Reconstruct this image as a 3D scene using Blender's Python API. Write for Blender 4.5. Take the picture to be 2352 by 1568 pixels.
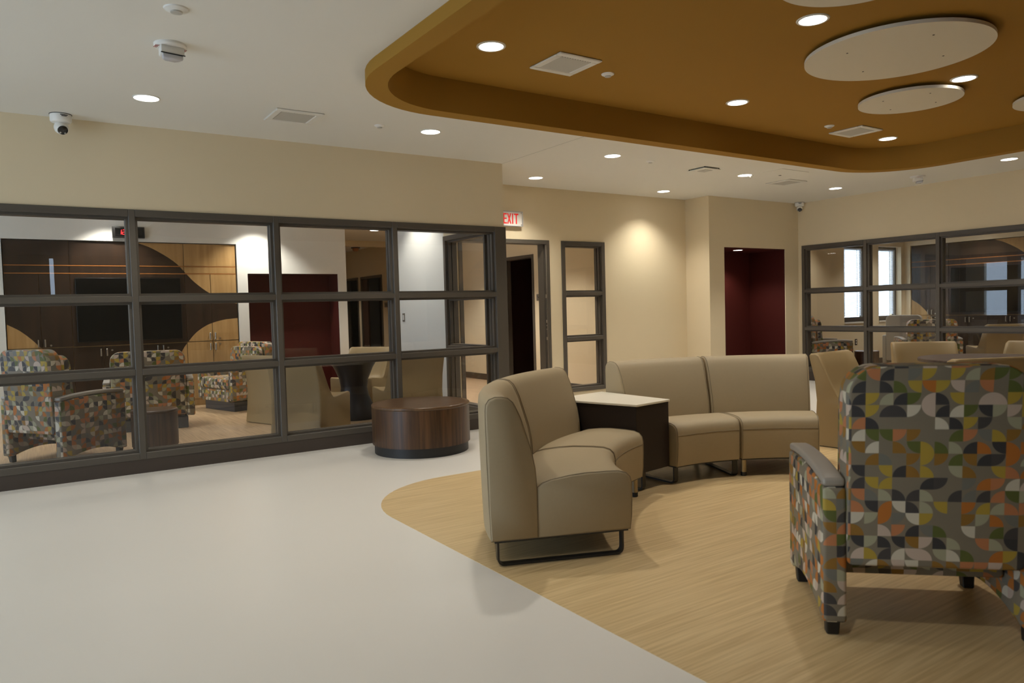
import bpy, bmesh, math, random
from mathutils import Vector, Matrix
random.seed(7)
R = math.radians
for o in list(bpy.data.objects): bpy.data.objects.remove(o, do_unlink=True)
SC = bpy.context.scene
COL = SC.collection

# ------------------------------------------------------------------ camera
CAM_H = 1.2776
YAW, PITCH, ROLL, FPX = 0.586876, -0.043077, -0.027118, 1692.91
fw = Vector((math.sin(YAW)*math.cos(PITCH), math.cos(YAW)*math.cos(PITCH), math.sin(PITCH)))
r0 = Vector((math.cos(YAW), -math.sin(YAW), 0)); u0 = r0.cross(fw)
rt = math.cos(ROLL)*r0 + math.sin(ROLL)*u0
up = -math.sin(ROLL)*r0 + math.cos(ROLL)*u0
cam = bpy.data.cameras.new('camera'); camo = bpy.data.objects.new('camera', cam); COL.objects.link(camo)
camo.matrix_world = Matrix(((rt.x, up.x, -fw.x, 0), (rt.y, up.y, -fw.y, 0), (rt.z, up.z, -fw.z, CAM_H), (0, 0, 0, 1)))
cam.sensor_fit = 'HORIZONTAL'; cam.sensor_width = 36.0; cam.lens = FPX/2352*36
cam.clip_start = 0.05; cam.clip_end = 200
cam.dof.use_dof = True; cam.dof.focus_distance = 7.0; cam.dof.aperture_fstop = 3.2
SC.camera = camo

# ------------------------------------------------------------------ exposure, sky
SC.view_settings.view_transform = 'Standard'; SC.view_settings.look = 'None'
SC.view_settings.gamma = 1.0; SC.view_settings.use_curve_mapping = False
SC.view_settings.exposure = 0.2
W = bpy.data.worlds.new('sky'); SC.world = W; W.use_nodes = True
wb = W.node_tree.nodes['Background']; wb.inputs[0].default_value = (0.62, 0.79, 1.0, 1); wb.inputs[1].default_value = 5.0
def portal(loc, rot, sx, sy):
    l = bpy.data.lights.new('window_portal', 'AREA'); l.shape = 'RECTANGLE'; l.size = sx; l.size_y = sy
    l.cycles.is_portal = True
    o = bpy.data.objects.new('window_portal', l); COL.objects.link(o); o.location = loc; o.rotation_euler = rot
portal((-5.1, 4.2, 1.25), (0, R(-90), 0), 2.3, 3.4)
portal((-2.7, 9.3, 1.5), (0, R(-90), 0), 1.6, 2.6)
portal((14.1, 8.55, 1.6), (R(-90), 0, 0), 2.4, 1.6)
LAMP_W = 52.0
LAMP_C = (1.0, 0.955, 0.86)

# ------------------------------------------------------------------ key dimensions
H = 2.875; HB = 2.795; HR = 3.05
D1, D2, D3 = 6.809, 7.921, 7.460
XC, X1, XR = 4.461, 8.498, 10.631
TOP = 2.185; YF = 11.5; XU = 15.33; YW = 8.25; XH = 7.10; XTV = 4.31

# ------------------------------------------------------------------ materials
def lin(c):
    return tuple(((v/255)/12.92 if v/255 <= .04045 else ((v/255+.055)/1.055)**2.4) for v in c) + (1,)
def mat(name, rgb, rough=.6, metal=0.0, spec=.5, bump=0.0, bscale=200.0, var=0.0, vscale=3.0, emit=None, estr=0, coat=0):
    m = bpy.data.materials.new(name); m.use_nodes = True
    nt = m.node_tree; b = nt.nodes['Principled BSDF']
    b.inputs['Base Color'].default_value = lin(rgb); b.inputs['Roughness'].default_value = rough
    b.inputs['Metallic'].default_value = metal; b.inputs['Specular IOR Level'].default_value = spec
    b.inputs['Coat Weight'].default_value = coat
    tc = nt.nodes.new('ShaderNodeTexCoord')
    if var:
        n = nt.nodes.new('ShaderNodeTexNoise'); n.inputs['Scale'].default_value = vscale; n.inputs['Detail'].default_value = 3
        nt.links.new(tc.outputs['Object'], n.inputs['Vector'])
        mx = nt.nodes.new('ShaderNodeMix'); mx.data_type = 'RGBA'
        c = lin(rgb); mx.inputs['A'].default_value = tuple(v*(1-var) for v in c[:3])+(1,); mx.inputs['B'].default_value = tuple(min(1, v*(1+var)) for v in c[:3])+(1,)
        nt.links.new(n.outputs['Fac'], mx.inputs['Factor']); nt.links.new(mx.outputs['Result'], b.inputs['Base Color'])
    if bump:
        n = nt.nodes.new('ShaderNodeTexNoise'); n.inputs['Scale'].default_value = bscale; n.inputs['Detail'].default_value = 2
        nt.links.new(tc.outputs['Object'], n.inputs['Vector'])
        bp = nt.nodes.new('ShaderNodeBump'); bp.inputs['Strength'].default_value = bump; bp.inputs['Distance'].default_value = .01
        nt.links.new(n.outputs['Fac'], bp.inputs['Height']); nt.links.new(bp.outputs['Normal'], b.inputs['Normal'])
    if emit:
        b.inputs['Emission Color'].default_value = tuple(emit)+(1,); b.inputs['Emission Strength'].default_value = estr
    return m
def wood(name, c1, c2, scale=(1, 1, 1), rough=.45, nscale=6.0, detail=5.0, spec=.4, contrast=(.3, .7)):
    m = bpy.data.materials.new(name); m.use_nodes = True; nt = m.node_tree; b = nt.nodes['Principled BSDF']
    tc = nt.nodes.new('ShaderNodeTexCoord'); mp = nt.nodes.new('ShaderNodeMapping'); mp.inputs['Scale'].default_value = scale
    n = nt.nodes.new('ShaderNodeTexNoise'); n.inputs['Scale'].default_value = nscale; n.inputs['Detail'].default_value = detail; n.inputs['Distortion'].default_value = .4
    cr = nt.nodes.new('ShaderNodeValToRGB'); cr.color_ramp.elements[0].position = contrast[0]; cr.color_ramp.elements[1].position = contrast[1]
    cr.color_ramp.elements[0].color = lin(c1); cr.color_ramp.elements[1].color = lin(c2)
    nt.links.new(tc.outputs['Object'], mp.inputs['Vector']); nt.links.new(mp.outputs['Vector'], n.inputs['Vector'])
    nt.links.new(n.outputs['Fac'], cr.inputs['Fac']); nt.links.new(cr.outputs['Color'], b.inputs['Base Color'])
    b.inputs['Roughness'].default_value = rough; b.inputs['Specular IOR Level'].default_value = spec
    return m
def glass(name, tint=(1, 1, 1), fac_scale=1.0):
    m = bpy.data.materials.new(name); m.use_nodes = True; nt = m.node_tree
    nt.nodes.remove(nt.nodes['Principled BSDF']); out = nt.nodes['Material Output']
    t = nt.nodes.new('ShaderNodeBsdfTransparent'); t.inputs[0].default_value = tint+(1,)
    g = nt.nodes.new('ShaderNodeBsdfGlossy'); g.inputs['Roughness'].default_value = 0.0
    ge = nt.nodes.new('ShaderNodeNewGeometry'); dt = nt.nodes.new('ShaderNodeVectorMath'); dt.operation = 'DOT_PRODUCT'
    nt.links.new(ge.outputs['Normal'], dt.inputs[0]); nt.links.new(ge.outputs['Incoming'], dt.inputs[1])
    def mth(op, x, y=None):
        n = nt.nodes.new('ShaderNodeMath'); n.operation = op; nt.links.new(x, n.inputs[0])
        if y is not None: n.inputs[1].default_value = y
        return n
    ab = mth('ABSOLUTE', dt.outputs['Value']); om = mth('MULTIPLY', ab.outputs[0], -1); om2 = mth('ADD', om.outputs[0], 1.0)
    pw = mth('POWER', om2.outputs[0], 5.0); ml = mth('MULTIPLY', pw.outputs[0], .95); f = mth('ADD', ml.outputs[0], .035)
    mx = nt.nodes.new('ShaderNodeMixShader')
    nt.links.new(f.outputs[0], mx.inputs[0]); nt.links.new(t.outputs[0], mx.inputs[1]); nt.links.new(g.outputs[0], mx.inputs[2])
    nt.links.new(mx.outputs[0], out.inputs[0]); return m
def pattern_fabric(name, cell=.047):
    m = bpy.data.materials.new(name); m.use_nodes = True; nt = m.node_tree; b = nt.nodes['Principled BSDF']; L = nt.links.new
    def math_(op, a, c=None):
        n = nt.nodes.new('ShaderNodeMath'); n.operation = op
        for i, v in enumerate((a, c)):
            if v is None: continue
            if isinstance(v, (int, float)): n.inputs[i].default_value = v
            else: L(v, n.inputs[i])
        return n.outputs[0]
    uv = nt.nodes.new('ShaderNodeUVMap'); sp = nt.nodes.new('ShaderNodeSeparateXYZ'); L(uv.outputs[0], sp.inputs[0])
    x = math_('DIVIDE', sp.outputs[0], cell); y = math_('DIVIDE', sp.outputs[1], cell*.95)
    ix = math_('FLOOR', x); iy = math_('FLOOR', y); fx = math_('SUBTRACT', x, ix); fy = math_('SUBTRACT', y, iy)
    cid = nt.nodes.new('ShaderNodeCombineXYZ'); L(ix, cid.inputs[0]); L(iy, cid.inputs[1])
    def rnd(off):
        ad = nt.nodes.new('ShaderNodeVectorMath'); ad.operation = 'ADD'; L(cid.outputs[0], ad.inputs[0]); ad.inputs[1].default_value = (off, off*1.7, 0)
        w = nt.nodes.new('ShaderNodeTexWhiteNoise'); w.noise_dimensions = '2D'; L(ad.outputs[0], w.inputs['Vector']); return w.outputs['Value']
    a, c, d, e = rnd(3.13), rnd(11.7), rnd(27.3), rnd(41.9)
    flx = math_('GREATER_THAN', a, .5); fly = math_('GREATER_THAN', c, .5)
    ux = math_('ABSOLUTE', math_('SUBTRACT', fx, flx)); uy = math_('ABSOLUTE', math_('SUBTRACT', fy, fly))
    rr = math_('SQRT', math_('ADD', math_('MULTIPLY', ux, ux), math_('MULTIPLY', uy, uy)))
    inside = math_('LESS_THAN', rr, .985)
    on = math_('MULTIPLY', inside, math_('LESS_THAN', e, .83))
    cr = nt.nodes.new('ShaderNodeValToRGB'); cr.color_ramp.interpolation = 'CONSTANT'
    pal = [(206, 197, 176), (196, 176, 158), (74, 70, 68), (182, 112, 48), (96, 102, 52), (176, 150, 62), (166, 162, 134), (188, 124, 82), (64, 62, 62), (146, 108, 48), (118, 116, 106)]
    el = cr.color_ramp.elements
    while len(el) < len(pal): el.new(.5)
    for i, p in enumerate(pal): el[i].position = i/len(pal); el[i].color = lin(p)
    L(d, cr.inputs['Fac'])
    mx = nt.nodes.new('ShaderNodeMix'); mx.data_type = 'RGBA'; L(on, mx.inputs['Factor']); mx.inputs['A'].default_value = lin((130, 120, 102)); L(cr.outputs['Color'], mx.inputs['B'])
    L(mx.outputs['Result'], b.inputs['Base Color']); b.inputs['Roughness'].default_value = .62; b.inputs['Specular IOR Level'].default_value = .3
    return m
M = dict(
    wall=mat('cream_wall_paint', (226, 209, 176), .75, spec=.25, bump=.03, bscale=300),
    white_wall=mat('pale_grey_white_paint', (222, 221, 214), .7, spec=.25, bump=.03, bscale=300),
    ceil=mat('ceiling_paint', (228, 224, 214), .85, spec=.2, bump=.02, bscale=300),
    ochre=mat('ochre_paint', (161, 120, 47), .8, spec=.2, bump=.02, bscale=300),
    red=mat('dark_red_paint', (74, 23, 17), .7, spec=.25),
    frame=mat('bronze_grey_enamel', (86, 79, 70), .42, spec=.5),
    base=mat('dark_brown_vinyl_base', (70, 60, 52), .5),
    floor=mat('white_sheet_floor', (224, 219, 210), .3, spec=.45, bump=.02, bscale=60, var=.02, vscale=1.5),
    inlay=wood('light_oak_sheet_floor', (188, 158, 110), (224, 198, 150), (.7, 22, 1), .36, 3.0, 6, .45, (.25, .75)),
    tvfloor=wood('pale_plank_floor', (160, 132, 100), (196, 170, 134), (22, .7, 1), .4, 3.0, 6, .4),
    hallfloor=wood('warm_plank_floor', (178, 148, 116), (200, 172, 140), (20, .7, 1), .4, 3.0, 6, .4),
    sofa=mat('taupe_vinyl_upholstery', (165, 148, 118), .58, spec=.35, bump=.05, bscale=500, var=.03, vscale=60),
    piping=mat('taupe_piping', (135, 120, 94), .6),
    black=mat('black_metal', (40, 37, 34), .4, spec=.5),
    blackplastic=mat('black_plastic', (30, 29, 28), .5),
    tabletop=mat('white_solid_surface', (236, 228, 210), .3),
    tablebody=mat('black_brown_laminate', (38, 29, 25), .5, spec=.35),
    nickel=mat('brushed_nickel', (190, 184, 172), .3, 1.0),
    champagne=mat('champagne_metal_leg', (170, 154, 124), .35, .8),
    walnut=wood('walnut_laminate_side', (52, 34, 20), (96, 66, 40), (16, 16, .6), .38, 2.2, 6, .45, (.3, .72)),
    walnuttop=wood('walnut_laminate_top', (74, 52, 32), (104, 76, 48), (.8, 16, 1), .32, 2.2, 6, .5, (.3, .72)),
    dkwood=wood('dark_espresso_veneer', (38, 27, 19), (56, 40, 28), (8, 8, .6), .34, 2.0, 5, .5, (.3, .7)),
    maple=wood('maple_veneer', (158, 122, 74), (182, 148, 98), (8, 8, .6), .38, 2.0, 5, .45, (.3, .7)),
    strip=mat('orange_wood_edge_strip', (170, 110, 54), .4),
    screen=mat('black_television_glass', (10, 10, 11), .14, spec=.5),
    bezel=mat('black_television_bezel', (18, 17, 17), .35),
    pattern=pattern_fabric('geometric_quarter_circle_fabric'),
    cap=mat('warm_grey_arm_cap', (156, 148, 136), .45),
    gunmetal=mat('dark_grey_plinth', (78, 78, 80), .5),
    tub=mat('tan_moulded_plastic', (156, 134, 95), .5, spec=.4, bump=.02, bscale=400),
    pedestal=mat('black_moulded_plastic', (34, 34, 36), .38),
    lightwhite=mat('white_enamel', (226, 222, 212), .5),
    grille=mat('vent_grille_grey', (190, 186, 176), .6),
    disc=mat('white_acoustic_disc', (222, 214, 196), .85, bump=.05, bscale=250),
    darkdot=mat('dark_screw_hole', (40, 36, 32), .7),
    lens=mat('black_camera_lens', (14, 14, 15), .15),
    white=mat('white_plastic', (232, 229, 222), .4),
    clear=mat('clear_strobe_plastic', (190, 190, 196), .1, spec=.8),
    redtext=mat('red_lettering', (228, 62, 58), .5, emit=lin((228, 50, 46))[:3], estr=.25),
    signface=mat('exit_sign_face', (236, 232, 226), .45),
    fadedred=mat('faded_red_print', (176, 104, 96), .6),
    led=mat('red_clock_digits', (230, 20, 20), .5, emit=(1.0, .03, .04), estr=1.6),
    plate=mat('grey_room_sign', (120, 112, 100), .5),
    daylit_wall=mat('daylit_blue_grey_paint', (108, 118, 128), .7),  # daylight falling on the side room's wall is put into this blue grey
    darkroom=mat('dark_brown_veneer_and_room_shade', (64, 40, 30), .5),  # door leaves, and room walls darkened to paint in the unlit interior
    blind=mat('white_blind_slat', (232, 236, 240), .5),
    greyvinyl=mat('pale_grey_vinyl', (168, 164, 156), .5),
    lamp=mat('lamp_diffuser', (255, 255, 255), .5, emit=(1, .97, .93), estr=9),
    glass=glass('clear_glazing'),
)

def translucent(m, f=.5):
    nt = m.node_tree; b = nt.nodes['Principled BSDF']; t = nt.nodes.new('ShaderNodeBsdfTranslucent'); t.inputs[0].default_value = b.inputs['Base Color'].default_value
    mx = nt.nodes.new('ShaderNodeMixShader'); mx.inputs[0].default_value = f
    nt.links.new(b.outputs[0], mx.inputs[1]); nt.links.new(t.outputs[0], mx.inputs[2]); nt.links.new(mx.outputs[0], nt.nodes['Material Output'].inputs[0])
translucent(M['blind'], .22)

# ------------------------------------------------------------------ mesh helpers
class MB:
    def __init__(s): s.v = []; s.f = []
    def add(s, vs, fs):
        k = len(s.v); s.v += [tuple(v) for v in vs]; s.f += [tuple(i+k for i in f) for f in fs]; return s
    def box(s, x0, x1, y0, y1, z0, z1):
        vs = [(x, y, z) for z in (z0, z1) for y in (y0, y1) for x in (x0, x1)]
        return s.add(vs, [(0, 2, 3, 1), (4, 5, 7, 6), (0, 1, 5, 4), (2, 6, 7, 3), (0, 4, 6, 2), (1, 3, 7, 5)])
    def lathe(s, prof, n=32, c=(0, 0, 0), axis='z', cap=True):
        vs = []; fs = []
        for r_, z in prof:
            for i in range(n):
                a = 2*math.pi*i/n; p = (r_*math.cos(a), r_*math.sin(a), z)
                if axis == 'y': p = (p[0], -p[2], p[1])
                if axis == 'x': p = (p[2], p[0], p[1])
                vs.append((p[0]+c[0], p[1]+c[1], p[2]+c[2]))
        for j in range(len(prof)-1):
            for i in range(n):
                fs.append((j*n+i, j*n+(i+1) % n, (j+1)*n+(i+1) % n, (j+1)*n+i))
        if cap:
            fs.append(tuple(range(n-1, -1, -1))); fs.append(tuple((len(prof)-1)*n+i for i in range(n)))
        return s.add(vs, fs)
    def cyl(s, c, r_, z0, z1, n=24, axis='z'): return s.lathe([(r_, z0), (r_, z1)], n, c, axis)
    def prism(s, pts, d0, d1, plane='xz'):
        n = len(pts)
        def P(a, b, d): return {'xz': (a, d, b), 'yz': (d, a, b), 'xy': (a, b, d)}[plane]
        vs = [P(a, b, d0) for a, b in pts]+[P(a, b, d1) for a, b in pts]
        return s.add(vs, [tuple(range(n)), tuple(range(2*n-1, n-1, -1))]+[(i, i+n, (i+1) % n+n, (i+1) % n) for i in range(n)])
    def loft(s, rings, closed=False, caps=True):
        n = len(rings[0]); vs = [p for r_ in rings for p in r_]; fs = []
        m = len(rings)
        for j in range(m if closed else m-1):
            for i in range(n):
                a, b = j*n, ((j+1) % m)*n; fs.append((a+i, a+(i+1) % n, b+(i+1) % n, b+i))
        if caps and not closed: fs += [tuple(range(n-1, -1, -1)), tuple((m-1)*n+i for i in range(n))]
        return s.add(vs, fs)
    def sweep(s, path, w, t, side, closed=False):
        """flat bar (w along `side`, t across) along path"""
        side = Vector(side).normalized(); rings = []; path = [Vector(p) for p in path]; n = len(path)
        for i, p in enumerate(path):
            a = path[(i-1) % n] if (closed or i) else p; b = path[(i+1) % n] if (closed or i < n-1) else p
            tg = (b-a).normalized(); nn = tg.cross(side).normalized()
            rings.append([p+side*(w/2)+nn*(t/2), p-side*(w/2)+nn*(t/2), p-side*(w/2)-nn*(t/2), p+side*(w/2)-nn*(t/2)])
        return s.loft(rings, closed)
    def tube(s, path, r_, n=6, closed=False):
        path = [Vector(p) for p in path]; m = len(path); rings = []; ref = None
        for i, p in enumerate(path):
            a = path[(i-1) % m] if (closed or i) else p; b = path[(i+1) % m] if (closed or i < m-1) else p
            tg = (b-a).normalized()
            if ref is None: ref = tg.orthogonal().normalized()
            ref = (ref-tg*ref.dot(tg)).normalized(); bi = tg.cross(ref)
            rings.append([p+(ref*math.cos(2*math.pi*k/n)+bi*math.sin(2*math.pi*k/n))*r_ for k in range(n)])
        return s.loft(rings, closed)
    def build(s, name, m, parent=None, bevel=0, seg=2, smooth=35, uv=False, bang=30, kind=None, subsurf=0):
        me = bpy.data.meshes.new(name); me.from_pydata(s.v, [], s.f)
        bm = bmesh.new(); bm.from_mesh(me)
        bmesh.ops.recalc_face_normals(bm, faces=bm.faces)
        if bevel:
            es = [e for e in bm.edges if len(e.link_faces) == 2 and e.calc_face_angle(0) > R(bang)]
            bmesh.ops.bevel(bm, geom=es, offset=bevel, segments=seg, profile=.5, affect='EDGES', clamp_overlap=True)
        if uv:
            ul = bm.loops.layers.uv.new('UVMap')
            for f in bm.faces:
                n = f.normal; ax = max(range(3), key=lambda i: abs(n[i]))
                for l in f.loops:
                    c = l.vert.co
                    l[ul].uv = ((c.x+7.013, c.z+5) if ax == 1 else (c.y+3.017, c.z+5) if ax == 0 else (c.x+7.013, c.y+9.02))
        bm.to_mesh(me); bm.free()
        if smooth:
            for p in me.polygons: p.use_smooth = True
            me.set_sharp_from_angle(angle=R(smooth))
        me.materials.append(M[m])
        o = bpy.data.objects.new(name, me); COL.objects.link(o)
        if parent is not None: o.parent = parent
        if kind: o['kind'] = kind
        return o
def tag(o, label, cat, group=None):
    o['label'] = label; o['category'] = cat
    if group: o['group'] = group
    return o
def thing(name, label, cat, loc=(0, 0, 0), rot=0, group=None):
    o = bpy.data.objects.new(name, None); COL.objects.link(o); o.location = loc; o.rotation_euler = (0, 0, rot)
    o.empty_display_size = .1
    return tag(o, label, cat, group)
def struct(name, label=None):
    o = bpy.data.objects.new(name, None); COL.objects.link(o); o['kind'] = 'structure'
    if label: o['label'] = label
    return o
def S(mb, name, m, **k): return mb.build(name, m, kind='structure', smooth=k.pop('smooth', 0), **k)
def dup(root, loc, rot, label, group=None):
    r_ = root.copy(); COL.objects.link(r_); r_.location = loc; r_.rotation_euler = (0, 0, rot); r_['label'] = label
    if group: r_['group'] = group
    for ch in list(root.children):
        c = ch.copy(); COL.objects.link(c); c.parent = r_
        for g in list(ch.children):
            d = g.copy(); COL.objects.link(d); d.parent = c
    return r_
def rrect(x0, x1, y0, y1, rad, n=10):
    pts = []
    for cx, cy, a0 in ((x1-rad, y1-rad, 0), (x0+rad, y1-rad, 90), (x0+rad, y0+rad, 180), (x1-rad, y0+rad, 270)):
        for i in range(n+1):
            a = R(a0+90*i/n); pts.append((cx+rad*math.cos(a), cy+rad*math.sin(a)))
    return pts

# ================================================================== SETTING
# floors
S(MB().box(-5.2, XR+.2, -7, 6.88, -.12, 0).box(XC-.08, XR+.2, 6.88, 8.0, -.12, 0), 'floor', 'floor')
S(MB().prism(rrect(1.875, 8.85, -1.0, 5.03, .80, 14), -.01, .0015, 'xy'), 'floor', 'inlay')
S(MB().box(-3, XC-.08, 6.88, 12.2, -.12, -.0005), 'floor', 'tvfloor')
S(MB().box(XC-.08, XH+2, 8.0, 20.6, -.12, -.0005).box(XTV-1.5, XC-.08, 12.2, 20.6, -.12, -.0005), 'floor', 'hallfloor')
S(MB().box(XR+.2, XU+.9, -1, 9.2, -.12, -.0005).box(8.6, XR+.2, 8.0, 9.2, -.12, -.0005), 'floor', 'tvfloor')

# ceiling with the oval-cornered opening for the raised bay
RO = rrect(1.91, 8.86, -1.2, 5.13, .80, 14)
RI = rrect(2.05, 8.71, -1.05, 4.985, .68, 14)
def holed(outer, inner, z0, z1, name, m):
    bm = bmesh.new()
    def loop(pts, z):
        vs = [bm.verts.new((x, y, z)) for x, y in pts]; return vs, [bm.edges.new((vs[i], vs[(i+1) % len(vs)])) for i in range(len(vs))]
    ov, oe = loop(outer, z0); iv, ie = loop(inner, z0)
    bmesh.ops.triangle_fill(bm, edges=oe+ie, use_beauty=True)
    r_ = bmesh.ops.extrude_face_region(bm, geom=bm.faces[:])
    for g in r_['geom']:
        if isinstance(g, bmesh.types.BMVert): g.co.z = z1
    bmesh.ops.recalc_face_normals(bm, faces=bm.faces)
    me = bpy.data.meshes.new(name); bm.to_mesh(me); bm.free(); me.materials.append(M[m])
    o = bpy.data.objects.new(name, me); COL.objects.link(o); o['kind'] = 'structure'; return o
holed([(-5.2, -7), (16.3, -7), (16.3, 20.6), (-5.2, 20.6)], rrect(1.93, 8.84, -1.18, 5.11, .78, 14), H, H+.06, 'ceiling', 'ceil')
mb = MB(); n = len(RO)
rings = [[(RO[i][0], RO[i][1], HB), (RO[i][0], RO[i][1], H+.03), (RI[i][0], RI[i][1], HR+.03), (RI[i][0], RI[i][1], HB)] for i in range(n)]
mb.loft(rings, closed=True); mb.build('trim_1', 'ochre', kind='structure', smooth=30)
S(MB().box(1.8, 9.0, -1.4, 5.3, HR, HR+.05), 'ceiling', 'ochre')

# walls
def wall(name, m, *boxes):
    mb = MB()
    for b in boxes: mb.box(*b)
    return S(mb, name, m)
WT = .15
wall('wall_left', 'wall', (-5.2, XC, D1, D1+WT, TOP, H), (-5.2, -1.62, D1, D1+WT, 0, TOP), (XTV, XC, D1+WT, D2, TOP, H))
DX0, DX1 = 4.51, 5.895; SX0, SX1 = 6.10, 6.865
wall('wall_back', 'wall', (XC, DX0+.01, D2, D2+WT, 0, H), (DX0+.01, DX1-.01, D2, D2+WT, TOP-.01, H), (DX1-.01, SX0+.01, D2, D2+WT, 0, H), (SX0+.01, SX1-.01, D2, D2+WT, TOP-.01, H), (SX0+.01, SX1-.01, D2, D2+WT, 0, .13), (SX1-.01, X1+.1, D2, D2+WT, 0, H))
NX0, NX1, NZ, NB = 8.826, 10.283, 2.12, 8.16
wall('wall_niche', 'wall', (X1, NX0, D3, D2+.01, 0, H), (NX0, NX1, D3, D2, NZ+.01, H), (NX1, XR+WT, D3, YW, 0, H))
wall('wall_recess', 'red', (NX0-.02, NX1+.02, NB, NB+.06, 0, NZ+.03), (NX0-.03, NX0+.002, D3+.012, NB, 0, NZ+.03), (NX1-.002, NX1+.03, D3+.012, NB, 0, NZ+.03), (NX0, NX1, D3+.012, NB, NZ, NZ+.03))
wall('wall_right', 'wall', (XR, XR+WT, -7, D3, TOP, H), (XR, XR+WT, 7.385, D3, 0, TOP), (XR, XR+WT, -7, 2.04, 0, TOP))
wall('wall_rear', 'wall', (-5.2, .63, -7.1, -7, 0, H), (.63, .72, -7.1, -7, 0, 1.8), (.63, .72, -7.1, -7, 2.8, H), (.72, XR+WT, -7.1, -7, 0, H))
wall('wall_side', 'wall', (-5.3, -5.2, -7, 2.4, 0, H), (-5.3, -5.2, 2.4, 6.0, 2.5, H), (-5.3, -5.2, 6.0, D1, 0, H))
# television room
wall('wall_television', 'white_wall', (-3, -.165, YF, YF+.7, 0, H), (-.165, 2.735, YF, YF+.7, 2.368, H), (2.735, 2.885, YF, YF+.7, 0, H), (2.885, 4.30, YF, YF+.7, 1.93, H), (4.30, 4.445, YF, YF+.7, 0, H), (-.2, 2.78, YF+.55, YF+.7, 0, 2.375))
wall('wall_recess', 'red', (2.87, 4.315, YF+.42, YF+.6, 0, 1.95), (2.88, 2.887, YF+.012, YF+.42, 0, 1.94), (4.298, 4.31, YF+.012, YF+.42, 0, 1.94), (2.88, 4.31, YF+.012, YF+.42, 1.925, 1.94))
wall('wall_television', 'white_wall', (XTV, XC, D2, 9.35, 0, H))
wall('wall_television', 'white_wall', (-2.9, -2.75, D1+WT, 8.0, 0, H), (-2.9, -2.75, 8.0, 10.6, 0, .7), (-2.9, -2.75, 8.0, 10.6, 2.3, H), (-2.9, -2.75, 10.6, YF+.1, 0, H))
# hallway beyond
wall('wall_hall', 'wall', (XH, XH+.14, D2+WT, 9.975, 0, H), (XH, XH+.14, 9.975, 10.94, TOP-.01, H), (XH, XH+.14, 10.94, 16.12, 0, H), (XH, XH+.14, 16.12, 17.40, TOP-.01, H), (XH, XH+.14, 17.40, 17.58, 0, H), (XH, XH+.14, 17.58, 18.6, TOP-.01, H), (XH, XH+.14, 18.6, 20.5, 0, H),
     (2.9, XH+.1, 20.4, 20.55, 0, H), (2.85, 3.0, 12.15, 20.5, 0, H), (XC, XH, 15.3, 15.5, H-.12, H))
wall('wall_dark_room', 'darkroom', (XH+1.3, XH+1.36, 9.5, 11.5, 0, H), (XH+.14, XH+1.36, 9.44, 9.5, 0, H), (XH+.14, XH+1.36, 11.5, 11.56, 0, H), (XH+.5, XH+.56, 15.9, 17.5, 0, H), (XH+.14, XH+.5, 15.9, 16.0, 0, H))  # dark wall colour stands in for the shade inside these rooms
wall('wall_hall_room', 'daylit_wall', (XH+.9, XH+.96, 17.47, 20.4, 0, H), (XH+.14, XH+.9, 17.47, 17.53, 0, H), (XH+.14, XH+.9, 20.34, 20.4, 0, H))
wall('wall_sky_block', 'wall', (XH+1.9, XH+2.0, 8.3, 20.6, 0, H), (XTV-1.5, XH+2, 20.55, 20.7, 0, H))  # unseen walls added to stop sky light leaking into the hallway rooms
S(MB().box(XH-.012, XH, 10.99, 16.07, 0, .11).box(XH-.012, XH, D2+WT, 9.92, 0, .11), 'baseboard_hall', 'base')
# right-hand television room
wall('wall_window', 'wall', (XR+WT, 13.17, YW, YW+.2, 0, H), (13.17, 14.02, YW, YW+.2, 0, .86), (13.17, 14.02, YW, YW+.2, 2.35, H), (14.02, 14.36, YW, YW+.2, 0, H), (14.36, 15.2, YW, YW+.2, 0, .86), (14.36, 15.2, YW, YW+.2, 2.35, H), (15.2, XU+.9, YW, YW+.26, 0, H))
wall('wall_media', 'wall', (XU, XU+.7, 8.133, YW, 0, H), (XU, XU+.7, 5.237, 8.133, 2.368, H), (XU, XU+.7, -1, 5.237, 0, H), (XU+.55, XU+.7, 5.22, 8.14, 0, 2.375))
wall('wall_far', 'wall', (XR+WT, XU, 1.2, 1.35, 0, H))
S(MB().box(XR+WT, XU, YW-.012, YW, 0, .11), 'baseboard_window', 'base')

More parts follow.
